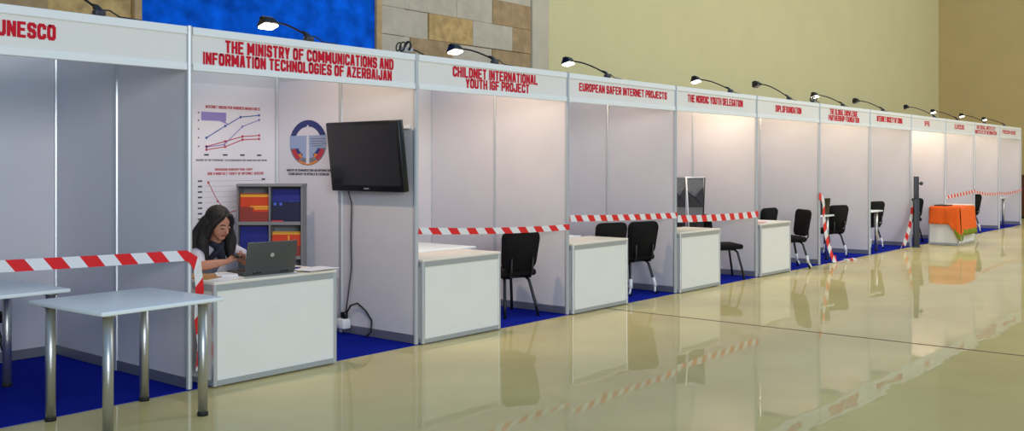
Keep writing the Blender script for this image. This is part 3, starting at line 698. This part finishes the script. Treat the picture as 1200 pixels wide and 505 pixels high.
def sheet(x, y, z, w_, d_, a, k, label, name='paper', h_=0.003, cat='paper', extra=None):
    t = MB(); m = Matrix.Translation((x, y, z)) @ Matrix.Rotation(a, 4, 'Z')
    t.box(-w_/2, w_/2, -d_/2, d_/2, 0, h_, k, mtx=m)
    if extra:
        for a0, a1, c0, c1, kk in extra: t.box(a0*w_, a1*w_, c0*d_, c1*d_, h_, h_+0.0006, kk, mtx=m)
    return tag(t.build(name), label, cat, 'papers on the woman\'s counter')
ZT = 0.7355
sheet(3.99, 6.26, ZT, 0.26, 0.30, 0.35, 'card', 'brown card folder at the left end of the woman\'s counter', 'folder', 0.008, 'folder')
sheet(4.03, 6.02, ZT, 0.20, 0.13, 0.5, 'paper', 'small white sheet at the front left edge of the woman\'s counter', h_=0.004)
sheet(4.16, 6.20, ZT, 0.15, 0.20, -0.5, 'paper', 'small white booklet between the folder and the laptop', 'booklet', 0.014, 'booklet', [(-.4, .4, -.1, .1, 'gridink')])
sheet(4.73, 6.15, ZT, 0.30, 0.22, 0.35, 'paper', 'white sheet under the pile right of the laptop', h_=0.004)
sheet(4.80, 6.04, ZT+0.005, 0.27, 0.20, -0.2, 'yellowpaper', 'yellowish sheet in the pile right of the laptop', h_=0.004)
sheet(4.70, 6.16, ZT+0.010, 0.20, 0.14, 0.7, 'blue', 'dark leaflet on the pile right of the laptop', 'leaflet', 0.003, 'leaflet')
sheet(4.81, 5.985, ZT+0.0105, 0.31, 0.21, 0.12, 'paper', 'white sheet topmost at the right end of the woman\'s counter', h_=0.003)
t = MB(); pts = [(4.66, 6.20, 0.75), (4.62, 6.19, 0.80), (4.585, 6.18, 0.85)]
t.tube(pts, 0.005, 'palecord'); t.tube([(4.68, 6.19, 0.752), (4.64, 6.2, 0.79), (4.60, 6.22, 0.83)], 0.005, 'palecord')
t.tube([(4.66, 6.20, 0.749), (4.68, 6.19, 0.749)], 0.005, 'palecord')
tag(t.build('laptop_cable'), 'pale cable looping up from the papers right of the laptop', 'cable')

# ------------------------------------------------------------------ the seated woman
def remeshed(mb, name, parent, voxel, smooth=4):
    o = mb.build(name, parent); m = o.modifiers.new('fuse', 'REMESH'); m.mode = 'VOXEL'; m.voxel_size = voxel; m.use_smooth_shade = True
    if smooth: s = o.modifiers.new('soft', 'SMOOTH'); s.iterations = smooth; s.factor = 0.5
    return o
wm = thing('person', 'seated woman with long dark hair in a pale blouse looking down at a phone', 'person', (4.40, 7.05, 0.0), world=True)
HC = Vector((4.365, 6.60, 1.088))
HR = Matrix.Rotation(R(4), 3, 'Z') @ Matrix.Rotation(R(19), 3, 'X')      # face looks along -y, turned to her left and bowed
def hp(x, y, z): return tuple(HC + HR @ Vector((x, y, z)))
b = MB(); k = 'skin'
b.chain([(4.40, 7.0, 0.60, .112), (4.40, 6.95, 0.68, .105), (4.395, 6.84, 0.80, .115), (4.39, 6.76, 0.88, .085), (4.39, 6.70, 0.935, .050), (4.378, 6.645, 1.0, .046), (4.366, 6.62, 1.05, .05)], k)
b.chain([(4.27, 6.76, 0.885, .055), (4.51, 6.76, 0.885, .055)], k)
# head: cranium, face, jaw, nose, ears
b.ball(hp(0, 0.015, 0.03), 0.092, k, (0.86, 1.03, 1.0), HR, 24, 16)
b.ball(hp(0, -0.03, -0.025), 0.07, k, (0.88, 0.9, 1.15), HR, 20, 14)
b.ball(hp(0, -0.055, -0.085), 0.03, k, (1.1, 0.9, 0.85), HR)
b.chain([(*hp(0, -0.092, 0.005), .008), (*hp(0, -0.112, -0.030), .0115)], k)
for s in (-1, 1): b.ball(hp(0.078*s, 0.015, -0.01), 0.026, k, (0.4, 0.8, 1.15), HR)
# arms
rs, re_, rw = (4.255, 6.75, 0.885), (4.105, 6.48, 0.785), (4.262, 6.375, 0.815)
ls, le, lw = (4.53, 6.75, 0.885), (4.60, 6.50, 0.785), (4.452, 6.395, 0.80)
b.chain([(*rs, .05), (*re_, .038)], k); b.chain([(*re_, .038), (4.16, 6.44, 0.797, .037), (*rw, .024)], k)
b.chain([(*ls, .05), (*le, .038)], k); b.chain([(*le, .038), (4.55, 6.46, 0.79, .037), (*lw, .024)], k)
# hands: palm, four fingers, thumb
def hand(wr, d, up, side):
    wr, d, up = Vector(wr), Vector(d).normalized(), Vector(up).normalized(); sd = d.cross(up).normalized()*side
    b.ball(wr+d*0.045, 0.036, k, (1.0, 0.95, 0.62), Matrix((d, sd, up)).transposed().to_3x3(), 14, 10)
    for i, (off, ln_) in enumerate(((0.027, .068), (0.009, .076), (-0.009, .070), (-0.026, .055))):
        p0 = wr+d*0.07+sd*off; p1 = p0+d*ln_*0.45+up*0.006; p2 = p1+d*ln_*0.25+up*0.022; p3 = p2+up*0.02-d*0.008
        b.chain([(*p0, .0095), (*p1, .009), (*p2, .008), (*p3, .007)], k)
    q0 = wr+d*0.025+sd*0.03; q1 = q0+d*0.025+sd*0.018+up*0.012; q2 = q1+d*0.028-sd*0.006+up*0.016
    b.chain([(*q0, .0125), (*q1, .010), (*q2, .008)], k)
hand(rw, (0.75, -0.45, 0.25), (0.15, -0.25, 0.95), -1)
hand(lw, (-0.62, -0.55, 0.25), (-0.1, -0.25, 0.95), 1)
# legs and feet
for s in (-1, 1):
    b.chain([(4.40+.09*s, 7.0, 0.585, .082), (4.40+.10*s, 6.60, 0.565, .056), (4.40+.10*s, 6.57, 0.49, .05), (4.40+.10*s, 6.61, 0.25, .045), (4.40+.10*s, 6.62, 0.09, .032), (4.40+.105*s, 6.52, 0.045, .03)], k)
remeshed(b, 'body', wm, 0.0055, 3)
b = MB(); k = 'blouse'
b.chain([(4.40, 7.0, 0.63, .128), (4.40, 6.95, 0.69, .122), (4.395, 6.84, 0.80, .130), (4.39, 6.765, 0.875, .098)], k)
b.chain([(4.27, 6.76, 0.885, .064), (4.39, 6.75, 0.90, .07), (4.51, 6.76, 0.885, .064)], k)
b.chain([(*rs, .064), (4.185, 6.62, 0.84, .056), (4.135, 6.53, 0.805, .055)], k); b.chain([(*ls, .064), (4.565, 6.62, 0.84, .056), (4.59, 6.53, 0.80, .055)], k)
b.chain([(4.59, 6.51, 0.79, .05), (4.52, 6.44, 0.795, .042)], k)
remeshed(b, 'blouse', wm, 0.009, 4)
b = MB(); k = 'scarf'
b.chain([(4.33, 6.74, 0.955, .022), (4.345, 6.66, 0.935, .024), (4.385, 6.615, 0.90, .026), (4.43, 6.66, 0.935, .024), (4.45, 6.74, 0.955, .022)], k)
b.chain([(4.385, 6.615, 0.90, .026), (4.40, 6.625, 0.85, .03), (4.43, 6.655, 0.79, .032)], k); b.chain([(4.385, 6.615, 0.90, .026), (4.35, 6.63, 0.86, .024), (4.33, 6.66, 0.82, .022)], k)
remeshed(b, 'scarf', wm, 0.008, 3)
b = MB(); k = 'trousers'
for s in (-1, 1): b.chain([(4.40+.085*s, 7.0, 0.59, .097), (4.40+.10*s, 6.60, 0.565, .068), (4.40+.10*s, 6.575, 0.48, .062), (4.40+.10*s, 6.61, 0.25, .056), (4.40+.10*s, 6.62, 0.12, .05)], k)
b.chain([(4.34, 7.02, 0.60, .108), (4.46, 7.02, 0.60, .108)], k)
remeshed(b, 'trousers', wm, 0.012, 3)
for s in (-1, 1):
    b = MB(); b.chain([(4.40+.10*s, 6.635, 0.06, .042), (4.40+.105*s, 6.54, 0.047, .04), (4.40+.108*s, 6.47, 0.04, .033)], 'rubber'); remeshed(b, 'shoe', wm, 0.008, 3)
# hair: cap plus long locks falling over the shoulders
b = MB(); k = 'hair'
b.ball(hp(0, 0.035, 0.045), 0.102, k, (0.95, 1.02, 0.96), HR, 24, 16)
b.ball(hp(0, 0.075, -0.02), 0.095, k, (1.0, 0.8, 1.2), HR)
for s in (-1, 1):
    b.chain([(*hp(0.035*s, -0.062, 0.088), .024), (*hp(0.073*s, -0.048, 0.04), .024), (*hp(0.09*s, -0.015, -0.02), .032), (*hp(0.10*s, 0.0, -0.09), .036)], k)
    sx = 4.37+0.10*s
    b.chain([(*hp(0.085*s, 0.03, 0.0), .040), (sx+0.005*s, 6.645, 1.02, .05), (sx+0.025*s, 6.645, 0.95, .052), (sx+0.02*s, 6.64, 0.885, .045), (sx+0.01*s, 6.625, 0.83, .03), (sx, 6.615, 0.80, .016)], k)
    b.chain([(*hp(0.07*s, 0.07, 0.0), .05), (sx+0.02*s, 6.70, 1.02, .055), (sx+0.045*s, 6.70, 0.95, .055), (sx+0.05*s, 6.69, 0.88, .045), (sx+0.04*s, 6.685, 0.84, .025)], k)
b.chain([(*hp(0, 0.10, 0.0), .06), (4.40, 6.76, 1.03, .065), (4.40, 6.82, 0.95, .06), (4.40, 6.86, 0.88, .04)], k)
remeshed(b, 'hair', wm, 0.007, 3)
for s in (-1, 1):
    b = MB(); b.ball(hp(0.031*s, -0.082, 0.002), 0.0115, 'skin', (1.3, 0.6, 0.75), HR); e = b.build('eyelid', wm)
    b = MB(); b.tube([hp(0.016*s, -0.0885, -0.002), hp(0.031*s, -0.0905, -0.006), hp(0.046*s, -0.084, -0.002)], 0.0032, 'iris', 6); b.build('eyelash', e)
    b = MB(); b.tube([hp(0.014*s, -0.094, 0.024), hp(0.032*s, -0.092, 0.029), hp(0.05*s, -0.08, 0.023)], 0.0042, 'hair', 6); b.build('eyebrow', wm)
b = MB(); b.tube([hp(-0.022, -0.083, -0.062), hp(-0.008, -0.092, -0.059), hp(0.008, -0.092, -0.059), hp(0.022, -0.083, -0.062)], 0.0055, 'lips', 8); b.build('mouth', wm)
ph = MB(); mp = Matrix.Translation((4.355, 6.325, 0.862)) @ Matrix.Rotation(R(25), 4, 'Z') @ Matrix.Rotation(R(28), 4, 'X')
ph.box(-0.058, 0.058, -0.03, 0.03, -0.006, 0.006, 'blackplastic', 0.004, mtx=mp); ph.box(-0.045, 0.045, -0.026, 0.026, 0.006, 0.0068, 'screen', mtx=mp)
tag(ph.build('mobile_phone'), 'black mobile phone held in the woman\'s hands', 'phone')

# ------------------------------------------------------------------ mesh brochure stand behind the fourth counter
ms = thing('brochure_stand', 'tall black mesh brochure stand with a pale centre edge behind a counter', 'brochure stand', (11.56, 6.535, 0.008), R(-58))
p = MB()
for x in (-0.21, 0.21): p.tube([(x*0.88, 0.0, 0.0), (x*0.88, 0, 0.7), (x, 0, 1.37)], 0.009, 'blackmetal')
p.tube([(-0.21, 0, 1.37), (0.21, 0, 1.37)], 0.010, 'alu'); p.tube([(-0.19, 0.0, 0.02), (-0.19, -0.16, 0.02), (0.19, -0.16, 0.02), (0.19, 0.0, 0.02)], 0.011, 'blackmetal'); p.build('frame', ms)
p = MB(); p.tube([(-0.04, -0.03, 1.385), (-0.02, -0.055, 1.0), (0.0, -0.06, 0.55)], 0.011, 'white'); p.build('centre_edge', ms)
for s_ in (-1, 1):
    p = MB(); xa, xb = (-0.19, -0.045) if s_ < 0 else (-0.03, 0.19)
    p.box(xa, xb, 0.004, 0.010, 0.1, 1.36, 'mesh'); p.build('mesh_panel', ms)
    for z in (0.98, 0.62, 0.26):
        p = MB(); xm_ = (xa+xb)/2
        p.prism([(xa, -0.012, z), (xb, -0.012, z), (xb, -0.045, z+0.26), (xm_, -0.045, z+0.13), (xa, -0.045, z+0.22)], (0, -0.006, 0), 'darkmesh')
        p.box(xa, xb, -0.02, 0.004, z-0.006, z+0.006, 'darkmesh'); p.build('pocket', ms)

# ------------------------------------------------------------------ things on the counters and tables further along
def pile(x, y, z, label, items, name='leaflet', cat='leaflet'):
    b = MB()
    for dx, dy, w_, d_, a, k, hh in items:
        m = Matrix.Translation((x+dx, y+dy, z)) @ Matrix.Rotation(a, 4, 'Z'); b.box(-w_/2, w_/2, -d_/2, d_/2, 0, hh, k, mtx=m)
    return tag(b.build(name), label, cat, 'papers on the small counter')
pile(12.75, 6.12, ZT, 'pink sheet at the left of the small counter by the sideways chair', [(0, 0, 0.3, 0.21, 0.3, 'pinkpaper', 0.012)])
pile(13.05, 6.2, ZT, 'white sheet in the middle of the small counter by the sideways chair', [(0, 0, 0.3, 0.21, -0.2, 'paper', 0.01)])
t = thing('black_laptop', 'small black laptop standing open on the white table by the hanging tape', 'laptop', (15.36, 6.25, 0.738), R(-14))
p = MB(); p.box(-0.19, 0.19, 0.0, 0.25, 0, 0.025, 'blackplastic', 0.005); p.build('base', t)
p = MB(); p.box(-0.19, 0.19, -0.012, 0.006, 0, 0.25, 'blackplastic', 0.005, mtx=Matrix.Translation((0, 0, 0.02)) @ Matrix.Rotation(R(6), 4, 'X')); p.build('lid', t)
# dark slim stand in front of a post
t = thing('slim_stand', 'slim dark grey upright stand before the post right of the short slanting tape', 'stand', (18.90, 5.86, 0), R(-50))
p = MB(); p.box(-0.05, 0.05, -0.035, 0.035, 0.02, 0.90, 'stand', 0.006); p.box(-0.042, 0.042, -0.028, 0.028, 0.90, 1.33, 'stand', 0.006); p.build('column', t)
p = MB(); p.box(-0.06, 0.06, -0.05, 0.05, 0, 0.025, 'stand', 0.006); p.build('base', t)
p = MB(); p.cyl((0.035, 0, 1.20), (0.08, -0.01, 1.20), 0.012, 'stand'); p.ball((0.09, -0.01, 1.20), 0.035, 'stand'); p.build('knob', t)

# counter with orange cloth
oc = make_counter('white counter under the orange cloth, standing forward of the row', 19.72, 20.84, 5.33, 0.56, group=None)
make_counter('plain white counter adjoining the right end of the orange cloth', 20.88, 21.60, 5.55, 0.45, group=None)
def cloth():
    """orange cloth over the counter: top, short drop on the left side, long drop in front with a falling corner"""
    b = MB(); x0, x1, y0, y1, zt = 19.70, 20.70, 5.31, 5.86, 0.742
    nx, ny = 22, 12
    def wav(s): return 0.012*math.sin(s*19)+0.008*math.sin(s*41+1)
    top = [[b.bm.verts.new((x0+(x1-x0)*i/nx, y0+(y1-y0)*j/ny, zt+0.0015*math.sin(i+j))) for i in range(nx+1)] for j in range(ny+1)]
    ko, kg = b._idx('orangecloth'), b._idx('greencloth')
    def q(a, c, d, e, mi):
        f = b.bm.faces.new((a, c, d, e)); f.material_index = mi; f.smooth = True
    for j in range(ny):
        for i in range(nx): q(top[j][i], top[j][i+1], top[j+1][i+1], top[j+1][i], ko)
    # front drop
    nr = 10; prev = top[0]
    for r in range(1, nr+1):
        f = r/nr; row = []
        for i in range(nx+1):
            u = i/nx; zb = 0.20-0.0*u-0.12*max(0, 1-u/0.16)
            row.append(b.bm.verts.new((x0+(x1-x0)*u-0.02*f*(u < .05), y0-0.012-0.03*f-wav(u+0.1*f)*f, zt-(zt-zb)*f)))
        for i in range(nx): q(prev[i], row[i], row[i+1], prev[i+1], kg if f > 0.80 else ko)
        prev = row
    # left side drop: long at the front corner, short behind
    col = [top[j][0] for j in range(ny+1)]; prev = col
    for r in range(1, nr+1):
        f = r/nr; row = []
        for j in range(ny+1):
            v = j/ny; zb = 0.41-0.33*max(0, 1-v/0.30)
            row.append(b.bm.verts.new((x0-0.012-0.03*f-wav(v+0.1*f)*f, y0+(y1-y0)*v-0.042*f*(v < 0.01), zt-(zt-zb)*f)))
        for j in range(ny): q(prev[j], prev[j+1], row[j+1], row[j], kg if (f > 0.82 and j < 2) else ko)
        prev = row
    bmesh.ops.remove_doubles(b.bm, verts=b.bm.verts[:], dist=0.002)
    bmesh.ops.recalc_face_normals(b.bm, faces=b.bm.faces[:])
    o = b.build('tablecloth'); m = o.modifiers.new('thick', 'SOLIDIFY'); m.thickness = 0.003; m.offset = 1
    return tag(o, 'bright orange cloth with an olive green trim draped over a counter', 'tablecloth')
cloth()
pile(20.1, 5.72, 0.748, 'flat black folder lying on the orange cloth', [(0, 0, 0.36, 0.24, 0.0, 'blackplastic', 0.02)], 'folder', 'folder')
# dark wooden chest at the end wall
t = thing('wooden_chest', 'dark reddish wooden cabinet by the end wall at the right picture edge', 'cabinet', (31.2, 6.0, 0), world=True)
p = MB(); p.box(30.95, 31.48, 5.2, 6.80, 0.06, 1.22, 'wood', 0.01); p.build('carcass', t)
p = MB(); p.box(30.92, 31.49, 5.17, 6.83, 1.22, 1.26, 'wood', 0.006); p.build('top', t)
p = MB(); p.box(30.98, 31.46, 5.24, 6.77, 0, 0.06, 'rubber'); p.build('plinth', t)
for y in (5.6, 6.4):
    p = MB(); p.box(30.935, 30.955, y-0.38, y+0.38, 0.1, 1.18, 'wood', 0.006); d_ = p.build('door', t)
    p = MB(); p.cyl((30.935, y+0.3, 0.7), (30.91, y+0.3, 0.7), 0.015, 'alu'); p.build('knob', d_)
for o in list(bpy.data.objects):
    if 'worldbuilt' in o: del o['worldbuilt']
